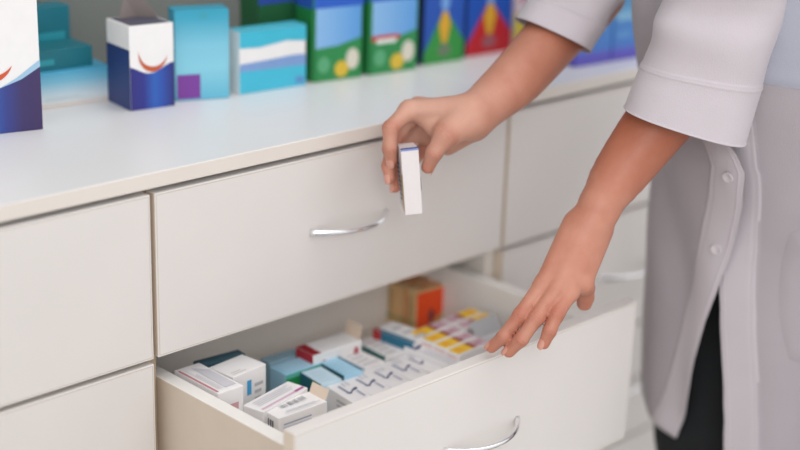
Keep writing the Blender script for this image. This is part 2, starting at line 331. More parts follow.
# navy and white carton with open lid
c = Carton(.0565, .058, .0985, WHITE)
navy_white(c, .46); c.rect('T', .06, .06, .94, .94, '#5a5868')
b3 = c.done('medicine_carton', corner_place(.1225, .2145, .0565, .058, -.13), -.13, 'small navy and white carton with orange crescent and open lid flap', 'box', G1)
bm = bmesh.new()
q = [(-.020, .012, .0997), (.004, .016, .0997), (.026, .0, .0997), (.008, .004, .122), (-.006, .010, .130), (-.012, .012, .128)]
vs = [bm.verts.new(p) for p in q]; bm.faces.new(vs)
r = bmesh.ops.extrude_face_region(bm, geom=list(bm.faces)); bmesh.ops.translate(bm, vec=(.0006, .0008, 0), verts=[v for v in r['geom'] if isinstance(v, bmesh.types.BMVert)])
fp = frombm('lid_flap', bm, mat('flap_grey', '#8a7f7c', .6), b3); fp['label'] = 'raised grey lid flap'
# tall sky blue carton with purple square
c = Carton(.066, .03, .1085, grad('sky_blue_carton', [(0, '#5fb4cf'), (.35, '#86cbdd'), (.6, '#7cc3d8'), (.9, '#3aa3bf'), (1, '#2f9db8')], .45))
c.rect('F', .03, .02, .46, .29, '#7a3a98'); c.rect('F', .46, .90, .60, .965, '#3a9fb0'); 
c.done('medicine_carton', corner_place(.1905, .2215, .066, .03, -.38), -.38, 'tall sky blue carton with a purple square in its lower corner', 'box', G1)
# low turquoise and white carton
c = Carton(.0985, .026, .0765, WHITE)
c.rect('F', 0, 0, 1, .36, '#45bcd6'); c.poly('F', [(0, .36), (1, .34), (1, .52), (.8, .53), (.4, .50), (0, .48)], '#7f9fd0')
c.poly('F', [(0, .74), (.3, .72), (.7, .78), (1, .74), (1, 1), (0, 1)], '#3fb9d2'); c.rect('F', .84, .05, .97, .16, '#5f8fc8')
c.rect('T', 0, 0, 1, 1, '#4fbfd4')
c.done('medicine_carton', corner_place(.2730, .2025, .0960, .026, -.085), -.085, 'low wide turquoise and white striped carton', 'box', G1)
# green cartons with sky
GREEN = mat('green_carton', '#1f7a3e', .45)
def green_sky(L, W, H, red):
    c = Carton(L, W, H, GREEN)
    c.rect('F', .03, .88, 1, 1, '#2a5fc4'); c.rect('F', .06, .40, .97, .88, grad('carton_sky', [(0, '#8fbde6'), (.4, '#7fb2e4'), (.75, '#6aa6e0'), (1, '#5a9ad8')], .4, 'X'))
    c.poly('F', [(.06, .40), (.5, .42), (.97, .50), (.97, .40), (.97, .0), (.06, 0)], '#2c8a4c')
    if red: c.rect('F', .06, .40, .62, .47, '#c04038'); c.rect('F', .15, .37, .55, .425, '#dfe6df')
    c.oval('F', .80, .24, .13, .13, '#d9d4c4'); c.oval('F', .58, .13, .14, .10, '#d8b83a'); c.oval('F', .22, .2, .12, .1, '#5aa878')
    c.rect('L', 0, .88, 1, 1, '#2450a8'); c.rect('T', 0, 0, 1, 1, '#2a5fc4')
    return c
green_sky(.0755, .04, .106, False).done('medicine_carton', corner_place(.383, .1965, .0755, .04, -.15), -.15, 'green and sky blue carton right beside the low turquoise one', 'box', G1)
green_sky(.0805, .04, .108, True).done('medicine_carton', corner_place(.468, .1840, .0805, .04, -.105), -.105, 'green and sky blue carton with a red strip above its green field', 'box', G1)
c = Carton(.085, .04, .125, mat('dark_green_carton', '#1c5a34', .5)); c.rect('F', 0, .76, 1, 1, '#27469c'); c.rect('F', .1, .2, .8, .5, '#27703f')
c.done('medicine_carton', (.383, .268, ZC+.0003), -.05, 'dark green and blue carton standing behind the low turquoise one', 'box', G1)
def diamond(L, W, H, field):
    c = Carton(L, W, H, mat('deep_blue_carton', '#1d50ac', .45))
    c.poly('F', [(0, 0), (1, 0), (1, .22), (.52, .58), (.46, .58), (0, .12)], field)
    c.poly('F', [(.38, .66), (.5, .86), (.62, .66), (.5, .5)], '#6f9fd8')
    c.poly('F', [(.36, .42), (.44, .56), (.56, .56), (.64, .42), (.56, .22), (.44, .22)], '#d9a326')
    c.oval('F', .5, .14, .16, .07, '#6a7a62' if field.startswith('#2') else '#a05a60')
    c.rect('L', 0, 0, 1, 1, '#16244e'); return c
diamond(.072, .04, .124, '#2f8f3a').done('medicine_carton', corner_place(.5685, .1835, .072, .04, -.08), -.08, 'blue carton with a yellow lozenge on a green field', 'box', G1)
diamond(.086, .04, .126, '#c01822').done('medicine_carton', corner_place(.654, .1855, .086, .04, -.06), -.06, 'blue carton with a yellow lozenge on a red field', 'box', G1)
c = Carton(.075, .04, .12, mat('pale_pink_carton', '#d9c3c6', .5)); c.rect('F', 0, .1, 1, .42, '#d8c23a'); c.rect('F', .1, .55, .8, .66, '#c98a98')
c.done('medicine_carton', corner_place(.748, .182, .075, .04, -.04), -.04, 'pale pink carton with a yellow band half hidden by the forearm', 'box', G1)
# blue packs near the person
for k, (x, y, lab) in enumerate(((.7275, .0505, 'blue pack with a violet base nearest the far sleeve'), (.7985, .0445, 'blue pack with a violet base between the sleeve and the white coat'), (.8695, .0385, 'blue pack with a violet base tucked behind the white coat'))):
    c = Carton(.069, .05, .112, grad('blue_pack_fade', [(0, '#5a52b8'), (.13, '#5f58c0'), (.17, '#3f78c8'), (.5, '#3f86cc'), (.58, '#74b0d8'), (.7, '#4a90c4'), (1, '#5aa4d0')], .4))
    c.rect('F', .08, .5, .8, .58, '#86bcdc'); c.rect('F', .1, .28, .5, .36, '#5a98d4')
    c.done('wipes_pack', corner_place(x, y, .069, .05, -.085), -.085, lab, 'pack', 'blue packs on the worktop beside the person')

# ------------------------------------------------------------------ contents of the open drawer
ZB = ZT-PITCH-.110+.0004
G2 = 'medicine cartons filling the open drawer'
def inbox(key, base=WHITE, shrink=.0006):
    cx, cy, L, W, yaw, zt = BX[key]
    if key[0] == 'F': cy, W = cy-.0235, W+.047
    if key == 'E4': cy, W = cy-.006, W+.012
    if key == 'A2': cx, L = cx+.002, L+.004
    c = Carton(L-shrink, W-shrink, zt-ZB, base); c.at_ = (cx, cy, ZB, yaw); return c
def put(c, name, label, group=G2):
    return c.done(name, (c.at_[0], c.at_[1], c.at_[2]), c.at_[3], label, 'box', group)
GREY = '#a3a4a8'; NV = '#39406e'
PALE = grad('grey_white_carton', [(0, '#e6e3e4'), (1, '#eeebea')], .5)
c = inbox('A1'); c.rect('F', .42, .64, .55, .86, '#3f9fd0'); c.lines('F', .64, .42, .92, .84, 4, '#b8b8ba'); c.lines('T', .1, .1, .5, .3, 2, '#d2cbc6')
put(c, 'medicine_carton', 'white carton with a small blue square on its end, left in the drawer')
c = inbox('A1b', mat('slate_teal_carton', '#3c5c68', .5)); c.rect('T', .05, .1, .9, .35, '#4d7280'); put(c, 'medicine_carton', 'narrow slate blue carton at the back left of the open drawer')
c = inbox('A2', PALE); c.lines('T', .03, .05, .12, .95, 1, '#b05a60', .9, along='u'); c.rect('T', .02, .05, .10, .93, '#c08086'); c.poly('T', [(.45, .1), (.9, .1), (.9, .7), (.5, .9)], '#c9c7cc')
c.rect('F', .3, .7, .8, .8, '#d0a0a4'); c.lines('T', .2, .1, .4, .9, 3, '#d0cdd0', along='v')
put(c, 'medicine_carton', 'white carton with red lettering leaning on the left side of the open drawer')
c = inbox('B'); c.bars('T', .26, .5, .40, .72, 5, GREY, 1); c.bars('T', .43, .5, .62, .76, 6, '#8f9096', 2); c.bars('T', .64, .52, .78, .78, 5, '#8f9096', 3)
c.lines('T', .2, .1, .95, .22, 2, '#b7b9c4', .5, 3); c.bars('L', .2, .6, .8, .9, 5, '#7e7c80', 5); c.lines('F', .1, .75, .9, .9, 2, '#aab0c4', .4, 6)
o = put(c, 'medicine_carton', 'white carton with grey barcode on top, front left corner of the drawer')
bm = bmesh.new(); box(bm, 0, .0007, -.014, .014, 0, .013, bevel=.0002, M=Matrix.Translation((.0328, .001, .622-ZB-.001)) @ Matrix.Rotation(math.radians(22), 4, 'Y'))
f4 = frombm('flap', bm, mat('cream_card_flap', '#e0cdb9', .65), o); f4['label'] = 'cream end flap'
c = inbox('B2', PALE); c.rect('T', .05, .10, .95, .22, '#d8b6c6'); c.rect('T', .78, .10, .97, .24, '#b05a90'); c.lines('T', .1, .4, .9, .85, 4, '#cbcace', .4, 4)
put(c, 'medicine_carton', 'white carton with a pink stripe behind the barcoded one')
SKY = grad('light_blue_carton', [(0, '#9fcfe6'), (.5, '#a9d6ec'), (1, '#b2dcf0')], .45, 'X')
c = inbox('C1', SKY); c.rect('F', 0, 0, 1, .86, '#1f8a4a'); c.rect('F', 0, .86, 1, .98, '#5ab0a0'); c.lines('T', .1, .2, .85, .8, 3, '#c0e2f2', .4)
put(c, 'medicine_carton', 'long light blue carton with a green side in the open drawer')
c = inbox('C0', mat('dull_blue_carton', '#9abccb', .5)); c.lines('T', .1, .2, .9, .8, 2, '#8fb0bc'); put(c, 'medicine_carton', 'dull grey blue carton against the long light blue one')
c = inbox('C2', grad('ice_blue_carton', [(0, '#bcdcec'), (1, '#cde6f2')], .45)); c.rect('L', 0, 0, 1, 1, '#1f6a50'); c.rect('L', 0, .6, .5, 1, '#2a5f74'); c.lines('T', .15, .15, .8, .85, 4, '#c6dde8', .4, 2)
put(c, 'medicine_carton', 'ice blue carton with a dark green end in the middle of the open drawer')
c = inbox('C3', SKY); c.rect('T', .90, 0, 1, 1, '#2f6f8c'); c.rect('L', 0, 0, 1, 1, '#1f5a64'); c.lines('T', .1, .1, .75, .9, 5, '#bfe2f2', .35, 2)
put(c, 'medicine_carton', 'light blue carton with a dark blue edge, next to the ice blue one')
c = inbox('Dd'); c.rect('T', 0, 0, .17, 1, '#9c1f2a'); c.rect('L', 0, .0, 1, 1, '#b32430'); c.oval('F', .22, .72, .06, .12, '#c05060'); c.oval('F', .88, .8, .05, .1, '#b8505c')
o = put(c, 'medicine_carton', 'long white carton with a dark red end and raised cream flap at the drawer back')
bm = bmesh.new(); box(bm, 0, .0008, -.0135, .0135, 0, .018, bevel=.0003, M=Matrix.Translation((.0355, .001, .0565)) @ Matrix.Rotation(math.radians(14), 4, 'Y'))
f2 = frombm('flap', bm, mat('cream_card', '#d9c3ae', .65), o); f2['label'] = 'cream end flap standing open'
# row of slim white cartons with navy script near the front
for k, key in enumerate(('F1', 'F2', 'F3', 'F4', 'F5')):
    c = inbox(key, PALE)
    c.rect('T', .30, .60, .42, .86, '#8a8ea6'); c.poly('T', [(.25, .60), (.45, .61), (.72, .69), (.92, .72), (.92, .66), (.62, .63), (.42, .56)], NV); c.lines('T', .55, .80, .95, .98, 2, '#c4c5ce', .4, k, 'v')
    c.rect('T', .70, .40, .80, .60, '#a7aabd'); c.lines('L', .3, .6, .9, .9, 2, '#b7b8c0', .4, k)
    if k == 0: c.rect('L', .72, .72, .80, .95, NV)
    put(c, 'slim_medicine_carton', ['slim white carton with navy script at the left end of its row', 'slim white carton with navy script, second from the left in its row', 'middle slim white carton in the row with navy script', 'slim white carton with navy script, fourth from the left in its row', 'slim white carton with navy script at the right end of its row'][k], 'slim cartons with navy script in the open drawer')
c = inbox('E2', PALE); c.lines('T', .1, .1, .9, .9, 4, '#d0cccc', .4); put(c, 'medicine_carton', 'plain white carton just right of the dark-edged light blue one')
c = inbox('E3', PALE); c.rect('L', 0, .5, 1, 1, '#2f6a62'); c.rect('T', 0, 0, .07, 1, '#3b726c'); c.lines('T', .2, .1, .9, .9, 4, '#cfcaca', .4, 2); put(c, 'medicine_carton', 'white carton with a thin dark green edge in the middle of the drawer')
c = inbox('E4', PALE); c.rect('L', 0, 0, 1, 1, '#246a86'); c.rect('L', 0, .5, .2, 1, '#b03434'); c.rect('T', 0, .0, .16, .84, '#2a7390'); c.rect('T', 0, .84, .16, 1, '#b03434'); c.lines('T', .35, .1, .9, .9, 3, '#cdc9c8', .4, 3)
put(c, 'medicine_carton', 'white carton with a teal side and a red corner, before the kraft boxes')
c = Carton(.0205, .085, .613-ZB, PALE); c.at_ = (.3405, -.0790, ZB, .02); c.lines('T', .15, .1, .9, .95, 3, '#c9cad6', .3, 5, 'v'); c.poly('T', [(.1, .80), (.5, .80), (.95, .87), (.95, .91), (.4, .86), (.1, .86)], NV)
put(c, 'medicine_carton', 'narrow white carton with a navy dash, along the ends of the yellow-labelled cartons')
# yellow-labelled cartons: four side by side and two behind
YEL = '#f4c62a'; LIL = '#d3b4bd'; MAR = '#9c3b3a'
def yellow(flip):
    c = Carton(.0575, .0205, .62-ZB, WHITE)
    a = (lambda u: 1-u) if flip else (lambda u: u)
    def R(u0, v0, u1, v1, m): c.rect('T', min(a(u0), a(u1)), v0, max(a(u0), a(u1)), v1, m)
    R(.02, .10, .56, .92, YEL); R(.12, .26, .3, .78, '#f0ae2a'); R(.50, .12, .62, .90, MAR); R(.62, .12, .97, .9, LIL); R(.66, .3, .8, .6, '#b98a98'); R(.84, .4, .93, .8, '#c79aa6')
    c.rect('L', .08, .08, .92, .95, '#e3cdc8'); c.rect('L', .62, .35, .84, .62, '#c2463a'); c.lines('L', .12, .25, .5, .85, 4, '#d39a94', .4, 2)
    c.lines('F', .05, .3, .95, .85, 4, '#dcc9c8', .35, 3)
    return c
ylab = ['yellow-labelled white carton nearest the kraft boxes, first of the four side by side', 'yellow-labelled white carton, second of the four counted from the kraft boxes', 'yellow-labelled white carton, third of the four counted from the kraft boxes', 'yellow-labelled white carton nearest the drawer front, last of the four']
for k in range(4):
    c = yellow(False); c.at_ = (.3535+.028-.0012*k, -.0300-.0222*k, ZB, .04); put(c, 'yellow_label_carton', ylab[k], 'yellow-labelled cartons in the open drawer')
for k in range(2):
    c = yellow(True); c.at_ = (.4400+.002*k, -.0265-.0215*k, ZB, .05); put(c, 'yellow_label_carton', ['yellow-labelled white carton turned end for end, beside the right side of the drawer', 'yellow-labelled white carton turned end for end, just before the grey flap'][k], 'yellow-labelled cartons in the open drawer')
c = Carton(.05, .024, .606-ZB, PALE); c.at_ = (.372, -.1235, ZB, .03); c.lines('T', .08, .2, .92, .85, 3, '#b9c0d8', .3, 3); put(c, 'medicine_carton', 'white carton with pale blue print before the yellow-labelled cartons')
c = Carton(.046, .024, .612-ZB, WHITE); c.at_ = (.4345, -.0885, ZB, .04); c.rect('T', .05, .08, .95, .92, '#c9c9cb'); o = put(c, 'medicine_carton', 'open white carton with a raised grey flap under the fingertips')
bm = bmesh.new(); box(bm, -.024, .024, 0, .0007, 0, .024, bevel=.0002, M=Matrix.Translation((0.004, .0108, .612-ZB-.001)) @ Matrix.Rotation(math.radians(-38), 4, 'X'))
f3 = frombm('flap', bm, mat('grey_card', '#b4b4b6', .6), o); f3['label'] = 'grey inner flap'
c = Carton(.05, .026, .628-ZB, WHITE); c.at_ = (.474, -.142, ZB, 0.0); c.rect('T', .0, .1, .35, .8, '#4d86cc'); c.rect('L', 0, .3, 1, .9, '#4d86cc'); put(c, 'medicine_carton', 'white carton with a blue end in the front right drawer corner')
# kraft boxes with orange faces
KRAFT = mat('kraft_card', '#dfbb86', .65, noise=.05, scale=80)
for k in range(3):
    c = Carton(.0535, .0165, .625-ZB, KRAFT)
    c.rect('F', .03, .12, .97, .95, '#f25018'); c.poly('F', [(.03, .12), (.97, .12), (.97, .40), (.4, .12)], '#c9a066'); c.rect('F', .03, .10, .97, .13, '#5f7a48')
    c.poly('F', [(.40, .12), (.46, .34), (.38, .36), (.47, .42), (.49, .52), (.55, .52), (.56, .42), (.66, .38), (.56, .34), (.62, .12), (.52, .26)], '#4a3a4a')
    c.rect('T', .22, .25, .97, .70, '#cf5a2c'); c.rect('L', .78, .1, 1, 1, '#c8683c') if k == 1 else c.lines('L', .15, .2, .8, .9, 5, '#a97f4a', .5, k)
    c.rect('L', 0, .22, 1, .27, '#7f8a50')
    c.at_ = (.4705+.0008*k, .1005-.0172*k, ZB, -.05)
    put(c, 'kraft_medicine_box', ['kraft box with orange face at the rear of the three, against the drawer back', 'kraft box with orange face in the middle of the three', 'kraft box showing its whole orange face, front of the three'][k], 'orange-faced kraft boxes in the open drawer')

# ------------------------------------------------------------------ the carton in the hand
cen, wv, bv, hv, dims = HELD
c = Carton(dims[0], dims[1], dims[2], mat('held_carton_white', '#dfd8d6', .5, noise=.01, scale=90))
c.rect('T', .0, .0, 1, .16, '#2f3f8c'); c.rect('T', .04, .3, .96, .9, '#d9d0cf'); c.rect('F', 0, .975, 1, 1, '#7f8fc8')
c.rect('L', .78, .05, 1, .62, '#c9a868'); c.rect('L', .15, .1, .7, .85, '#c8c2c4'); c.lines('L', .3, .2, .75, .8, 9, '#2f3d55', .55, 4); c.rect('R', .1, .1, .9, .9, '#d8d0ce'); c.rect('R', .02, .35, .2, .55, '#4a5a6a')
hb = c.done('medicine_carton', (0, 0, 0), 0, 'narrow white carton with a navy top edge held up by the fingertips', 'box')
hb.matrix_world = Matrix(((wv[0], bv[0], hv[0], 0), (wv[1], bv[1], hv[1], 0), (wv[2], bv[2], hv[2], 0), (0, 0, 0, 1)))
hb.location = V(cen)+V(bv)*dims[1]/2-V(hv)*dims[2]/2

# ------------------------------------------------------------------ the person
NV_, SV_ = np.array(NS[0]), np.array(NS[1])
ROWS = np.array(COAT)
def crow(z):
    return [np.interp(z, ROWS[:, 0], ROWS[:, i]) for i in range(1, 7)]
person = empty('person', (ROWS[10][1], ROWS[10][2], 0)); tag(person, 'person in a white lab coat reaching over the drawer, carton in hand', 'person')
PO = V((ROWS[10][1], ROWS[10][2], 0))

# --- body as a signed distance field meshed by surface nets
def seg(P, a, b):
    pa = P-a[:3]; ba = np.array(b[:3])-a[:3]
    h = np.clip(pa@ba/max(ba@ba, 1e-12), 0, 1)
    d = np.linalg.norm(pa-h[:, None]*ba, axis=1)
    return d-(a[3]+(b[3]-a[3])*h)
def smin(a, b, k):
    h = np.clip(.5+.5*(b-a)/k, 0, 1)
    return b+(a-b)*h-k*h*(1-h)
class Group:
    def __init__(s, segs, k):
        s.segs = [(np.array(a, float), np.array(b, float)) for a, b in segs]; s.k = k
        P = np.array([p for q in s.segs for p in q]); r = P[:, 3].max()+.03
        s.lo = P[:, :3].min(0)-r; s.hi = P[:, :3].max(0)+r
    def hit(s, lo, hi): return np.all(s.lo < hi) and np.all(s.hi > lo)
    def ev(s, P):
        d = None
        for a, b in s.segs:
            e = seg(P, a, b); d = e if d is None else (smin(d, e, s.k) if s.k else np.minimum(d, e))
        return d
def chain(pts): return list(zip(pts[:-1], pts[1:]))
def dense(pts, m=3):
    P = np.array(pts, float); n = len(P); out = []
    for i in range(n-1):
        q = [P[max(0, min(n-1, i+k))] for k in (-1, 0, 1, 2)]
        for j in range(m):
            f = j/m
            out.append(list(.5*(2*q[1]+(q[2]-q[0])*f+(2*q[0]-5*q[1]+4*q[2]-q[3])*f*f+(3*q[1]-q[0]-3*q[2]+q[3])*f**3)))
    out.append(list(P[-1])); return chain(out)
def pt(p, r): return list(p)+[r]
cz = lambda z: np.array([crow(z)[0], crow(z)[1], z])
sL, sR = np.array(ARML[0][:3]), np.array(ARMR[0][:3])
neck0 = (sL+sR)/2+np.array([0, 0, .015])-NV_*.01
neck1 = neck0+NV_*.05+np.array([0, 0, .12])
head = neck1+NV_*.045+np.array([0, 0, .095])
trunk = []
for sgn in (-1, 1):
    trunk += chain([pt(cz(.78)+SV_*sgn*.05, .078), pt(cz(.90)+SV_*sgn*.045, .072), pt(cz(1.04)+SV_*sgn*.048, .070)])
    sh = sR if sgn > 0 else sL
    trunk += [(pt(cz(1.04)+SV_*sgn*.048, .070), pt(neck0*.6+sh*.4-np.array([0, 0, .05]), .050))]
trunk += chain([pt(neck0-np.array([0, 0, .03]), .06), pt(neck0+np.array([0, 0, .03]), .055), pt(neck1, .05)])
trunk += [(pt(neck0, .045), pt(sL, .042)), (pt(neck0, .045), pt(sR, .042))]
trunk += [(pt(head+NV_*.02+np.array([0, 0, .03]), .082), pt(head-NV_*.03+np.array([0, 0, .035]), .084)), (pt(head+NV_*.055-np.array([0, 0, .075]), .036), pt(head+np.array([0, 0, -.02]), .072)),
          (pt(neck1, .05), pt(head-NV_*.03, .06))]
face = [(pt(head+NV_*.098+np.array([0, 0, .015]), .008), pt(head+NV_*.116+np.array([0, 0, -.028]), .012)),
        (pt(head+NV_*.088-SV_*.018+np.array([0, 0, -.062]), .009), pt(head+NV_*.088+SV_*.018+np.array([0, 0, -.062]), .009))]
for sgn in (-1, 1):
    face += [(pt(head+SV_*sgn*.080+np.array([0, 0, .02])-NV_*.012, .012), pt(head+SV_*sgn*.082-np.array([0, 0, .025]), .009))]
base = [Group(trunk, .022), Group(face, .006)]
arms = [Group(dense(ARML), 0), Group(dense(ARMR), 0)]
palms = [Group([s_ for m_ in METL for s_ in chain(m_)], .006), Group([s_ for m_ in METR for s_ in chain(m_)], .009)]
fings = [(Group(chain(f_ch), .004), 0) for f_ch in FINL]+[(Group(chain(f_ch), .004), 1) for f_ch in FINR]
def body(P, lo, hi):
    d = np.full(len(P), 1.0)
    if base[0].hit(lo, hi): d = base[0].ev(P)
    if base[1].hit(lo, hi): d = smin(d, base[1].ev(P), .012)
    for i in (0, 1):
        if arms[i].hit(lo, hi): d = smin(d, arms[i].ev(P), .02)
    for i in (0, 1):
        if palms[i].hit(lo, hi): d = smin(d, palms[i].ev(P), .011)
    out = d
    for j, (g, i) in enumerate(fings):
        if g.hit(lo, hi):
            k = .012 if j in (4, 9) else .007
            out = np.minimum(out, smin(d, g.ev(P), k))
    return out
def surface_nets(fn, lo, hi, h, B=16):
    lo = np.floor(np.array(lo)/h)*h
    nb = np.ceil((np.array(hi)-lo)/(h*B)).astype(int)
    NX = (nb*B+2).astype(np.int64)
    ax = np.arange(B+1)
    gi = np.stack(np.meshgrid(ax, ax, ax, indexing='ij'), -1).reshape(-1, 3)
    keys, pos, quads = [], [], []
    kid = lambda I: (I[..., 0]*NX[1]+I[..., 1])*NX[2]+I[..., 2]
    diag = h*B*math.sqrt(3)/2
    # coarse cull
    bi = np.stack(np.meshgrid(*[np.arange(n) for n in nb], indexing='ij'), -1).reshape(-1, 3)
    C = lo+(bi+.5)*B*h
    dc = fn(C, np.array([-9.]*3), np.array([9.]*3))
    bi = bi[np.abs(dc) < diag*1.15+.012]
    for b in bi:
        I = gi+b*B; P = lo+I*h
        D = fn(P, P[0], P[-1]).reshape(B+1, B+1, B+1)
        S = D < 0
        if S.all() or not S.any(): continue
        cell = np.zeros((B, B, B)); acc = np.zeros((B, B, B, 3)); 
        for dx, dy, dz in [(0,0,0),(0,0,1),(0,1,0),(0,1,1),(1,0,0),(1,0,1),(1,1,0),(1,1,1)]:
            pass
        for axis in range(3):
            o1, o2 = [a for a in range(3) if a != axis]
            for s1 in (0, 1):
                for s2 in (0, 1):
                    sl0 = [None]*3; sl1 = [None]*3
                    sl0[axis] = slice(0, B); sl1[axis] = slice(1, B+1)
                    for o, s in ((o1, s1), (o2, s2)): sl0[o] = sl1[o] = slice(s, s+B)
                    A, Bv = D[tuple(sl0)], D[tuple(sl1)]
                    m = (A < 0) != (Bv < 0)
                    t = np.where(m, A/np.where(m, A-Bv, 1), 0)
                    cell += m
                    acc[..., axis] += np.where(m, t, 0)
                    if s1: acc[..., o1] += m
                    if s2: acc[..., o2] += m
        m = cell > 0
        ci = np.argwhere(m)
        keys.append(kid(ci+b*B)); pos.append(lo+(ci+b*B+acc[m]/cell[m][:, None])*h)
        for axis in range(3):
            o1, o2 = (axis+1) % 3, (axis+2) % 3
            A = D[:B, :B, :B]; sl = [slice(0, B)]*3; sl[axis] = slice(1, B+1)
            Bv = D[tuple(sl)]; mm = (A < 0) != (Bv < 0)
            e = np.argwhere(mm)
            if len(e) == 0: continue
            flip = (A[mm] < 0)
            g = e+b*B; e1 = np.zeros(3, int); e1[o1] = 1; e2 = np.zeros(3, int); e2[o2] = 1
            q = np.stack([kid(g-e1-e2), kid(g-e2), kid(g), kid(g-e1)], 1)
            q[~flip] = q[~flip][:, ::-1]
            quads.append(q)
    keys = np.concatenate(keys); pos = np.concatenate(pos); quads = np.concatenate(quads)
    order = np.argsort(keys); ks = keys[order]
    idx = np.searchsorted(ks, quads); idx = np.clip(idx, 0, len(ks)-1)
    ok = (ks[idx] == quads).all(1)
    return pos[order], idx[ok]
def mesh_from(name, v, q):
    me = bpy.data.meshes.new(name)
    me.vertices.add(len(v)); me.vertices.foreach_set('co', v.astype(np.float32).ravel())
    me.loops.add(len(q)*4); me.loops.foreach_set('vertex_index', q.astype(np.int32).ravel())
    me.polygons.add(len(q)); me.polygons.foreach_set('loop_start', np.arange(0, len(q)*4, 4, dtype=np.int32)); me.polygons.foreach_set('loop_total', np.full(len(q), 4, np.int32))
    me.update(); me.validate()
    me.polygons.foreach_set('use_smooth', np.ones(len(me.polygons), bool))
    return me

HVOX = .0019
allp = np.array([p for g in base+arms+palms+[f[0] for f in fings] for s_ in g.segs for p in s_])
lo = (allp[:, :3]-allp[:, 3:]).min(0)-.02; hi = (allp[:, :3]+allp[:, 3:]).max(0)+.02
vb, qb = surface_nets(body, lo, hi, HVOX)
me = mesh_from('body', vb-np.array(PO), qb)
# blush: redder at the finger joints, tips and the wrist bump
bl = np.zeros(len(vb))
for f_ch, w_ in [(f, 1.0) for f in FINL+FINR]:
    for k_, rr, am in ((1, .011, .55), (2, .008, .35), (3, .011, .8)):
        bl = np.maximum(bl, am*np.exp(-((np.linalg.norm(vb-np.array(f_ch[min(k_, len(f_ch)-1)][:3]), axis=1)/rr)**2)))
armd = np.minimum(np.linalg.norm(vb-np.array(ARML[-3][:3]), axis=1), np.linalg.norm(vb-np.array(ARMR[3][:3]), axis=1))
fore = np.maximum(1/(1+np.exp(((np.linalg.norm(vb-np.array(ARML[2][:3]), axis=1)-.135)/.028))), 1/(1+np.exp(((np.linalg.norm(vb-np.array(ARMR[2][:3]), axis=1)-.12)/.03))))  # browner forearm skin, with the sleeve's shade put into the colour
# knuckle creases: weight and millimetres along the finger
cw = np.zeros(len(vb)); cs = np.zeros(len(vb))
for f_ch in FINL[:4]+FINR:
    for k_, rr in ((1, .0065), (2, .0045)):
        if k_ >= len(f_ch)-0: continue
        p0 = np.array(f_ch[k_][:3]); d0 = np.array(f_ch[k_+1][:3])-np.array(f_ch[k_-1][:3]) if k_+1 < len(f_ch) else p0-np.array(f_ch[k_-1][:3]); d0 = d0/np.linalg.norm(d0)
        q_ = (vb-p0)@d0; w_ = np.exp(-(q_/rr)**2)*(np.linalg.norm(vb-p0, axis=1) < .016)
        sel = w_ > cw; cw[sel] = w_[sel]; cs[sel] = q_[sel]*1000
for ch_, rr in ((ARML, .010), (ARMR, .010)):
    p0 = np.array(ch_[-1][:3]); d0 = p0-np.array(ch_[-2][:3]); d0 /= np.linalg.norm(d0)
    q_ = (vb-p0)@d0-.002; w_ = .10*np.exp(-(q_/rr)**2)*(np.linalg.norm(vb-p0, axis=1) < .04)
    sel = w_ > cw; cw[sel] = w_[sel]; cs[sel] = q_[sel]*600
for nm_, ar in (('crease', cw), ('along', cs)):
    a3 = me.attributes.new(nm_, 'FLOAT', 'POINT'); a3.data.foreach_set('value', ar.astype(np.float32))
pl_ = np.exp(-(np.linalg.norm(vb-np.array(J_LIT), axis=1)/.07)**2)  # right hand's skin lightened, its stronger light put into the colour
a4 = me.attributes.new('pale', 'FLOAT', 'POINT'); a4.data.foreach_set('value', pl_.astype(np.float32))
at_ = me.attributes.new('blush', 'FLOAT', 'POINT'); at_.data.foreach_set('value', bl.astype(np.float32))
at2 = me.attributes.new('tan', 'FLOAT', 'POINT'); at2.data.foreach_set('value', fore.astype(np.float32))
sk = bpy.data.materials.new('skin'); sk.use_nodes = True
nt = sk.node_tree; b = nt.nodes['Principled BSDF']; N = nt.nodes.new; Lk = nt.links.new
tc = N('ShaderNodeTexCoord'); n1 = N('ShaderNodeTexNoise'); n1.inputs['Scale'].default_value = 28; n1.inputs['Detail'].default_value = 4
Lk(tc.outputs['Object'], n1.inputs['Vector'])
rp = N('ShaderNodeValToRGB'); rp.color_ramp.elements[0].position = .3; rp.color_ramp.elements[1].position = .72
rp.color_ramp.elements[0].color = lin('#b3735c'); rp.color_ramp.elements[1].color = lin('#c18871'); Lk(n1.outputs['Fac'], rp.inputs['Fac'])
def mixc(fac_name, colr, amt, prev):
    a_ = N('ShaderNodeAttribute'); a_.attribute_name = fac_name
    mu = N('ShaderNodeMath'); mu.operation = 'MULTIPLY'; mu.inputs[1].default_value = amt; Lk(a_.outputs['Fac'], mu.inputs[0])
    mx = N('ShaderNodeMix'); mx.data_type = 'RGBA'; Lk(mu.outputs[0], mx.inputs[0]); Lk(prev, mx.inputs[6]); mx.inputs[7].default_value = lin(colr)
    return mx.outputs[2]
col_ = mixc('pale', '#d3ab98', .55, rp.outputs['Color'])
col_ = mixc('blush', '#bf6048', .5, col_)
col_ = mixc('crease', '#a65a44', .30, col_)
col_ = mixc('tan', '#97451c', .8, col_)
Lk(col_, b.inputs['Base Color'])
b.inputs['Roughness'].default_value = .48; b.inputs['Subsurface Weight'].default_value = .12; b.inputs['Subsurface Radius'].default_value = (.006, .002, .001); b.inputs['Subsurface Scale'].default_value = .6
n2 = N('ShaderNodeTexNoise'); n2.inputs['Scale'].default_value = 420; n2.inputs['Detail'].default_value = 3; Lk(tc.outputs['Object'], n2.inputs['Vector'])
n3 = N('ShaderNodeTexNoise'); n3.inputs['Scale'].default_value = 90; Lk(tc.outputs['Object'], n3.inputs['Vector'])
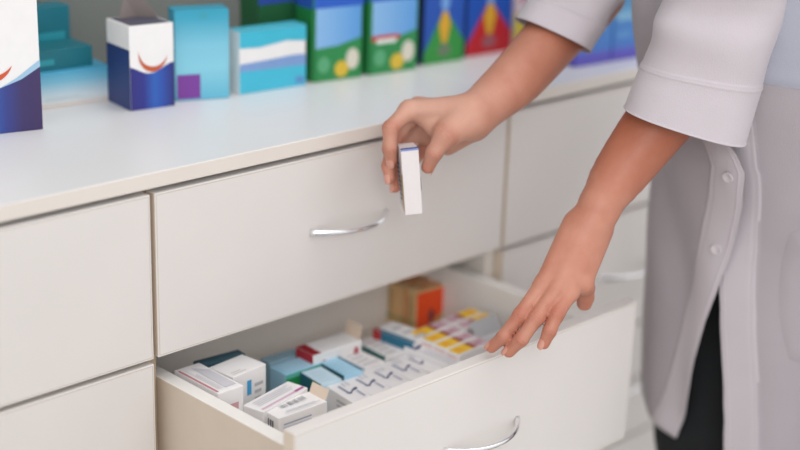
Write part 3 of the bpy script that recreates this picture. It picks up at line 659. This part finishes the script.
ad = N('ShaderNodeMath'); ad.operation = 'ADD'; Lk(n2.outputs['Fac'], ad.inputs[0]); Lk(n3.outputs['Fac'], ad.inputs[1])
bp = N('ShaderNodeBump'); bp.inputs['Strength'].default_value = .28; bp.inputs['Distance'].default_value = .0012; 
ac = N('ShaderNodeAttribute'); ac.attribute_name = 'crease'; al = N('ShaderNodeAttribute'); al.attribute_name = 'along'
wv_ = N('ShaderNodeMath'); wv_.operation = 'MULTIPLY_ADD'; wv_.inputs[1].default_value = 6.0; Lk(n3.outputs['Fac'], wv_.inputs[0]); Lk(al.outputs['Fac'], wv_.inputs[2])
sc_ = N('ShaderNodeMath'); sc_.operation = 'MULTIPLY'; sc_.inputs[1].default_value = 2.3; Lk(wv_.outputs[0], sc_.inputs[0])
sn = N('ShaderNodeMath'); sn.operation = 'SINE'; Lk(sc_.outputs[0], sn.inputs[0])
cm = N('ShaderNodeMath'); cm.operation = 'MULTIPLY'; Lk(sn.outputs[0], cm.inputs[0]); Lk(ac.outputs['Fac'], cm.inputs[1])
c2 = N('ShaderNodeMath'); c2.operation = 'MULTIPLY_ADD'; c2.inputs[1].default_value = .62; Lk(cm.outputs[0], c2.inputs[0]); Lk(ad.outputs[0], c2.inputs[2])
Lk(c2.outputs[0], bp.inputs['Height']); Lk(bp.outputs['Normal'], b.inputs['Normal'])
bodyo = link('body', me, sk, person)

# fingernails
NAIL = mat('fingernail', '#d09684', .38)
def nail(f_ch, toward, wid=.0048, lg=.0058):
    """small curved plate on the back of the last finger joint"""
    a, b_ = np.array(f_ch[-2]), np.array(f_ch[-1])
    d = (b_-a)[:3]; d /= np.linalg.norm(d)
    up = np.array(toward, float); up -= d*(up@d); up /= np.linalg.norm(up)
    sd = np.cross(d, up); r = b_[3]
    bm = bmesh.new(); G = []
    for i in range(9):
        t = i/8*2-1; row = []
        for j in range(9):
            s_ = j/8*2-1
            w = wid*math.sqrt(max(0, 1-abs(t)**3*.75)); x = s_*w; ang = x/r
            p = b_[:3]+d*(t*lg+.0008)+sd*math.sin(ang)*(r+.0002)+up*(math.cos(ang)*(r+.0002)-.0012*(max(0, t))**2)
            row.append(bm.verts.new(V(p)-PO))
        G.append(row)
    for i in range(8):
        for j in range(8): bm.faces.new((G[i][j], G[i+1][j], G[i+1][j+1], G[i][j+1]))
    bmesh.ops.recalc_face_normals(bm, faces=bm.faces)
    if sum(f.normal.dot(V(up)) for f in bm.faces) < 0: bmesh.ops.reverse_faces(bm, faces=bm.faces)
    o = frombm('fingernail', bm, NAIL, person, smooth=True)
camv = -np.array(f_)
for k_, f_ch in enumerate(FINL[:3]): nail(f_ch, camv*.55+np.array([0, 0, .9])-np.array(r_)*.25)
nail(FINR[0], camv*.9-np.array(r_)*.35); nail(FINR[1], camv*.7-np.array(r_)*.7); nail(FINR[2], camv*.6-np.array(r_)*.8); nail(FINR[4], camv*.2+np.array(r_)*1.0, .0055, .0065)

# --- coat
def cloth(name, hexc):
    m = bpy.data.materials.new(name); m.use_nodes = True; nt = m.node_tree; b = nt.nodes['Principled BSDF']
    b.inputs['Roughness'].default_value = .85; b.inputs['Sheen Weight'].default_value = .15
    tc = nt.nodes.new('ShaderNodeTexCoord')
    w = nt.nodes.new('ShaderNodeTexNoise'); w.inputs['Scale'].default_value = 700; w.inputs['Detail'].default_value = 2; nt.links.new(tc.outputs['Object'], w.inputs['Vector'])
    w2 = nt.nodes.new('ShaderNodeTexNoise'); w2.inputs['Scale'].default_value = 14; nt.links.new(tc.outputs['Object'], w2.inputs['Vector'])
    r = nt.nodes.new('ShaderNodeValToRGB'); c = lin(hexc)
    r.color_ramp.elements[0].color = [x*.93 for x in c[:3]]+[1]; r.color_ramp.elements[1].color = [min(1, x*1.05) for x in c[:3]]+[1]
    nt.links.new(w2.outputs['Fac'], r.inputs['Fac']); nt.links.new(r.outputs['Color'], b.inputs['Base Color'])
    ad = nt.nodes.new('ShaderNodeMath'); ad.operation = 'MULTIPLY_ADD'; ad.inputs[1].default_value = .25; nt.links.new(w.outputs['Fac'], ad.inputs[0]); nt.links.new(w2.outputs['Fac'], ad.inputs[2])
    bp = nt.nodes.new('ShaderNodeBump'); bp.inputs['Strength'].default_value = .5; bp.inputs['Distance'].default_value = .004
    nt.links.new(ad.outputs[0], bp.inputs['Height']); nt.links.new(bp.outputs['Normal'], b.inputs['Normal'])
    return m
COATM = cloth('white_cotton', '#a39b9f')  # darker copy of the white cloth, the coat's shade put into its colour
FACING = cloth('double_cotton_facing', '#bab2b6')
SLEEVEM = cloth('white_sleeve_cotton', '#bfb6ba'); STITCH = mat('stitch_thread', '#b5adb0', .8)  # sleeves: same cloth, lighter copy standing for the light from above

def edge_r(z): return crow(z)[4] if z < .9 else np.interp(z, [.9, 1.0, 1.25], [crow(.9)[4], .16, .10])
def edge_l(z): return max(crow(z)[5] if z < .86 else .2, -.5)
def coat_pt(ph, z, off=0.0, panel=0):
    cx, cy, a, b_, er_, el_ = crow(z)
    # gentle drape: folds fading in toward the hem, tension folds from the arms above
    low = np.clip((.80-z)/.3, 0, 1)
    fold = low*(.009*math.sin(ph*7+.6)+.004*math.sin(ph*13+2.1+z*3))+.0055*math.sin(ph*4+z*16)*np.clip((z-.72)/.2, 0, 1)*np.clip((1.2-z)/.2, 0, 1)
    fold += .007*math.sin((z*1.0-ph*.35)*22)*np.clip((z-.62)/.1, 0, 1)*np.clip((.95-z)/.1, 0, 1)*math.exp(-((ph-.6)/.6)**2)*.6
    tap = np.clip((1.245-z)/.16, 0, 1)**.5 if z > 1.085 else 1.0
    tap = .45+.55*tap
    p = np.array([cx, cy, z])+NV_*math.cos(ph)*(b_*tap+off+fold)+SV_*math.sin(ph)*(a*tap+off+fold)
    if z > 1.085: p[:2] = p[:2]*1.0
    return p
def coat_panel(panel):
    nz, nph = 110, 130
    bm = bmesh.new(); G = []
    for i in range(nz+1):
        t = i/nz; row = []
        for j in range(nph+1):
            s_ = (j/nph)**2.1      # dense near the front edge
            ztop = 1.245
            if panel == 0:
                hem = HEM_R(s_)
                z = hem+(ztop-hem)*t; e = edge_r(z); ph = e+(PI-.0-e)*s_; off = .0035
            else:
                hem = .435
                z = hem+(ztop-hem)*t; e = edge_l(z); ph = e+(-PI-e)*s_; off = 0.0
            # raised placket / facing with its stitch line
            d = abs(ph-e)*crow(z)[3]
            pl = .0020*(1-np.clip((d-.030)/.0016, 0, 1))-.0010*math.exp(-((d-.027)/.0012)**2)+.0008*(1-np.clip((abs(d-.004)-.0)/.0012, 0, 1))
            hz = z-hem
            pl += .0009*(1-np.clip((hz-.022)/.0016, 0, 1))
            if panel == 0:   # the overlapping edge bows off the panel beneath
                pl += .023*math.exp(-(d/.04)**2)*math.exp(-((z-.835)/.075)**2)+.004*math.exp(-(d/.03)**2)*np.clip((.76-z)/.1, 0, 1)
            row.append(bm.verts.new(V(coat_pt(ph, z, off+pl, panel))-PO))
        G.append(row)
    for i in range(nz):
        for j in range(nph):
            q = (G[i][j], G[i][j+1], G[i+1][j+1], G[i+1][j])
            fc = bm.faces.new(q);
            zz = sum((v.co.z for v in q))/4; ee = edge_r(zz) if panel == 0 else edge_l(zz)
            sj = ((j+.5)/nph)**2.1; span = (PI-ee)*sj if panel == 0 else (PI+ee)*sj
            if span*crow(zz)[3] < .031: fc.material_index = 1
    bm.normal_update()
    c0 = V((ROWS[10][1], ROWS[10][2], .8))-PO
    if sum((f.calc_center_median()-c0).dot(f.normal) for f in list(bm.faces)[:400]) < 0: bmesh.ops.reverse_faces(bm, faces=bm.faces)
    return bm
def HEM_R(s_): return .477+.038*min(1, s_*3.2)
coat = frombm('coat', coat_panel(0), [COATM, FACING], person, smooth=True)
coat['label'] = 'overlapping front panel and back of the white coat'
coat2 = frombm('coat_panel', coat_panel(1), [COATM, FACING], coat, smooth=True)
for o in (coat, coat2):
    md = o.modifiers.new('thickness', 'SOLIDIFY'); md.thickness = .0016; md.offset = -1
# buttons along the placket
BTN = mat('pearl_button', '#c2babd', .35)
def button(z):
    lift = .023*math.exp(-(.0125/.04)**2)*math.exp(-((z-.835)/.075)**2)+.0032*np.clip((.76-z)/.1, 0, 1)
    e = edge_r(z)+.0125/crow(z)[3]
    p = V(coat_pt(e, z, .0062+lift)); p2 = V(coat_pt(e+.02, z, .0062+lift)); p3 = V(coat_pt(e, z+.01, .0062+lift))
    n = (p2-p).cross(p3-p).normalized()
    if n.dot(V(NV_)) < 0: n = -n
    bm = bmesh.new(); k = 20; rings = []
    for r, h in ((.0001, .0006), (.0042, .0006), (.0050, .0014), (.0062, .0016), (.0070, .0008), (.0068, -.0004)):
        tx = n.orthogonal().normalized(); ty = n.cross(tx)
        rings.append([bm.verts.new(p+n*h+tx*r*math.cos(2*PI*i/k)+ty*r*math.sin(2*PI*i/k)-PO) for i in range(k)])
    for a, b_ in zip(rings, rings[1:]):
        for i in range(k): bm.faces.new((a[i], a[(i+1) % k], b_[(i+1) % k], b_[i]))
    bmesh.ops.recalc_face_normals(bm, faces=bm.faces)
    frombm('button', bm, BTN, coat, smooth=True)
for z in BUTZ: button(z)
# pockets: patches that follow the coat
def pocket(ph0, ph1, z0, z1, rnd, m, name='pocket'):
    bm = bmesh.new(); G = []; n = 26
    for i in range(n+1):
        row = []
        for j in range(n+1):
            u, v = i/n*2-1, j/n*2-1
            # squircle for rounded corners
            uu = u*math.sqrt(1-rnd*v*v/2); vv = v*math.sqrt(1-rnd*u*u/2)
            ph = (ph0+ph1)/2+(ph1-ph0)/2*uu; z = (z0+z1)/2+(z1-z0)/2*vv
            e = min(1-abs(u), 1-abs(v)); ridge = .0022+.0008*(1 if .12 < e < .9 else 0)
            if e < .02: ridge = .0004
            row.append(bm.verts.new(V(coat_pt(ph, z, ridge))-PO))
        G.append(row)
    for i in range(n):
        for j in range(n): bm.faces.new((G[i][j], G[i+1][j], G[i+1][j+1], G[i][j+1]))
    bm.normal_update()
    c0 = V((ROWS[10][1], ROWS[10][2], .8))-PO
    if sum((f.calc_center_median()-c0).dot(f.normal) for f in bm.faces) < 0: bmesh.ops.reverse_faces(bm, faces=bm.faces)
    return frombm(name, bm, m, coat, smooth=True)
pocket(-1.25, -.20, .62, .80, .5, COATM)
pocket(-1.2, .05, .962, 1.08, .25, cloth('cool_white_cotton', '#a5a6b2'), 'chest_pocket')

def sleeve(rings, cuff_ring, nm):
    R = np.array(rings)   # n,3,3: centre, a, b
    n = len(R); bm = bmesh.new(); G = []; K = 72
    tt = np.concatenate([np.linspace(0, .12, 6), np.linspace(.15, 1.75, 16), np.linspace(1.8, 2.15, 15), np.linspace(2.2, n-1, 50)])
    def interp(t):
        i = min(int(t), n-2); f = t-i
        P = [R[max(0, min(n-1, i+q))] for q in (-1, 0, 1, 2)]
        return .5*(2*P[1]+(P[2]-P[0])*f+(2*P[0]-5*P[1]+4*P[2]-P[3])*f*f+(3*P[1]-P[0]-3*P[2]+P[3])*f**3)
    for t in tt:
        c, a, b_ = interp(t); row = []
        la, lb = np.linalg.norm(a), np.linalg.norm(b_)
        for k in range(K):
            th = 2*PI*k/K
            e = .0011*(1-np.clip((t-cuff_ring)/.05, 0, 1))+.0012*np.exp(-((t-cuff_ring+.10)/.035)**2)*(.5+.5*math.sin(k*2.6))+.0009*np.exp(-((t-.06)/.04)**2)
            w = np.clip((t-cuff_ring)/1.2, 0, 1)
            e += w*(.0014*math.sin(th*3+t*2.2)+.0020*math.sin(t*4.6+math.sin(th)*1.5)+.0035*math.sin(th*2-t*3.1)*math.exp(-((t-3.2)/.8)**2))+.0012*math.sin(th*2+.8)
            p = c+a*(1+e/la)*math.copysign(abs(math.cos(th))**.80, math.cos(th))+b_*(1+e/lb)*math.copysign(abs(math.sin(th))**.80, math.sin(th))
            row.append(bm.verts.new(V(p)-PO))
        G.append(row)
    for A, B_ in zip(G, G[1:]):
        for k in range(K): bm.faces.new((A[k], A[(k+1) % K], B_[(k+1) % K], B_[k]))
    bmesh.ops.recalc_face_normals(bm, faces=bm.faces)
    c0 = V(R[0][0])-PO
    fs = list(bm.faces)[:K]
    if sum((f.calc_center_median()-c0).dot(f.normal) for f in fs) < 0: bmesh.ops.reverse_faces(bm, faces=bm.faces)
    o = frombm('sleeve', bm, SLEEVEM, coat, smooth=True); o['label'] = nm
    md = o.modifiers.new('thickness', 'SOLIDIFY'); md.thickness = .0016; md.offset = -1
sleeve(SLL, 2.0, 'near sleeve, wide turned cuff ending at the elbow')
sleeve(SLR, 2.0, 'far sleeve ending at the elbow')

# --- trousers and shoes (mostly hidden by the drawers, the coat and the frame)
PANT = mat('black_trouser_cloth', '#0d1013', .9, noise=.15, scale=60, bump=.2)
hipc = cz(.80)
legs = []
for sgn in (-1, 1):
    hp = hipc+SV_*sgn*.066+NV_*.0; hp[2] = .80
    legs.append([pt(hp, .088), pt([ROWS[3][1]+SV_[0]*sgn*.085+NV_[0]*.02, ROWS[3][2]+SV_[1]*sgn*.085+NV_[1]*.02, .46], .080), pt([ROWS[0][1]+SV_[0]*sgn*.085, ROWS[0][2]+SV_[1]*sgn*.085, .12], .055)])
tg = Group(chain(legs[0])+[(pt(hipc-SV_*.05+np.array([0, 0, .05]), .09), pt(hipc+SV_*.05+np.array([0, 0, .05]), .09))]+chain(legs[1]), .03)
vt, qt = surface_nets(lambda P, lo, hi: tg.ev(P), tg.lo, tg.hi, .008)
link('trousers', mesh_from('trousers', vt-np.array(PO), qt), PANT, person)
SHOE = mat('black_shoe_leather', '#15161a', .4)
for sgn, lg in zip((-1, 1), legs):
    a = np.array(lg[-1][:3])
    sg = Group([(pt([a[0], a[1], .036]-NV_*.03, .036), pt([a[0], a[1], .034]+NV_*.14, .034)), (pt([a[0], a[1], .036], .04), pt([a[0], a[1], .10], .040))], .03)
    vs_, qs_ = surface_nets(lambda P, lo, hi: np.maximum(sg.ev(P), .002-P[:, 2]), sg.lo, sg.hi, .006)
    link('shoe', mesh_from('shoe', vs_-np.array(PO), qs_), SHOE, person)
# hair tied back
hg = Group([(pt(head-NV_*.025+np.array([0, 0, .045]), .088), pt(head-NV_*.035+np.array([0, 0, .02]), .088)), (pt(head-NV_*.10+np.array([0, 0, .02]), .035), pt(head-NV_*.15-np.array([0, 0, .07]), .022))], .02)
vh, qh = surface_nets(lambda P, lo, hi: np.maximum(hg.ev(P), -(np.einsum('ij,j->i', head+NV_*.055-P, NV_)+.35*(P[:, 2]-head[2]-.02))), hg.lo, hg.hi, .005)
link('hair', mesh_from('hair', vh-np.array(PO), qh), mat('brown_hair', '#4a3226', .55, noise=.2, scale=200), person)
EYE = mat('eye', '#e8e6e2', .15); IRIS = mat('iris', '#3a2a20', .2)
for sgn in (-1, 1):
    bm = bmesh.new(); bmesh.ops.create_uvsphere(bm, u_segments=16, v_segments=10, radius=.012)
    p = V(head+NV_*.083+SV_*sgn*.032+np.array([0, 0, .012]))-PO
    bmesh.ops.translate(bm, vec=p, verts=bm.verts)
    for f in bm.faces:
        if (f.calc_center_median()-p).normalized().dot(V(NV_)) > .88: f.material_index = 1
    frombm('eye', bm, [EYE, IRIS], person, smooth=True)

# ------------------------------------------------------------------ light
w = bpy.data.worlds.new('world'); SC.world = w; w.use_nodes = True
bg = w.node_tree.nodes['Background']; bg.inputs['Color'].default_value = (.97, .975, 1.0, 1); bg.inputs['Strength'].default_value = WORLD
def area(name, loc, target, size, energy, col=(1, 1, 1), sy=None):
    d = bpy.data.lights.new(name, 'AREA'); d.shape = 'RECTANGLE'; d.size = size; d.size_y = sy or size; d.energy = energy; d.color = col
    o = bpy.data.objects.new(name, d); COL.objects.link(o); o.location = loc
    o.rotation_euler = (V(target)-V(loc)).to_track_quat('-Z', 'Y').to_euler()
    return o
area('ceiling_light', (-.5, -2.2, 2.7), (.3, -.1, .8), 2.2, LT[0], (1, .98, .95))
area('window_light', (-4.5, -3.2, 2.3), (.3, -.1, .8), 3.0, LT[1], (1, .985, .965))  # unseen broad light from the left, added to even out the drawer fronts
area('ceiling_light', (1.5, -1.3, 2.7), (.7, 0, .75), 1.6, LT[2], (.97, .98, 1))
area('window_light', (-1.0, -2.2, 1.9), (1.06, 0, .72), 1.0, LT[4], (.98, .99, 1)).data.spread = math.radians(38)  # unseen narrow fill lamp, added to brighten the right-hand drawers
area('ceiling_light', (.4, -.6, 2.7), (.4, -.1, .8), 1.6, LT[3], (1, 1, 1))
SC.view_settings.view_transform = 'Standard'
SC.view_settings.look = 'None'
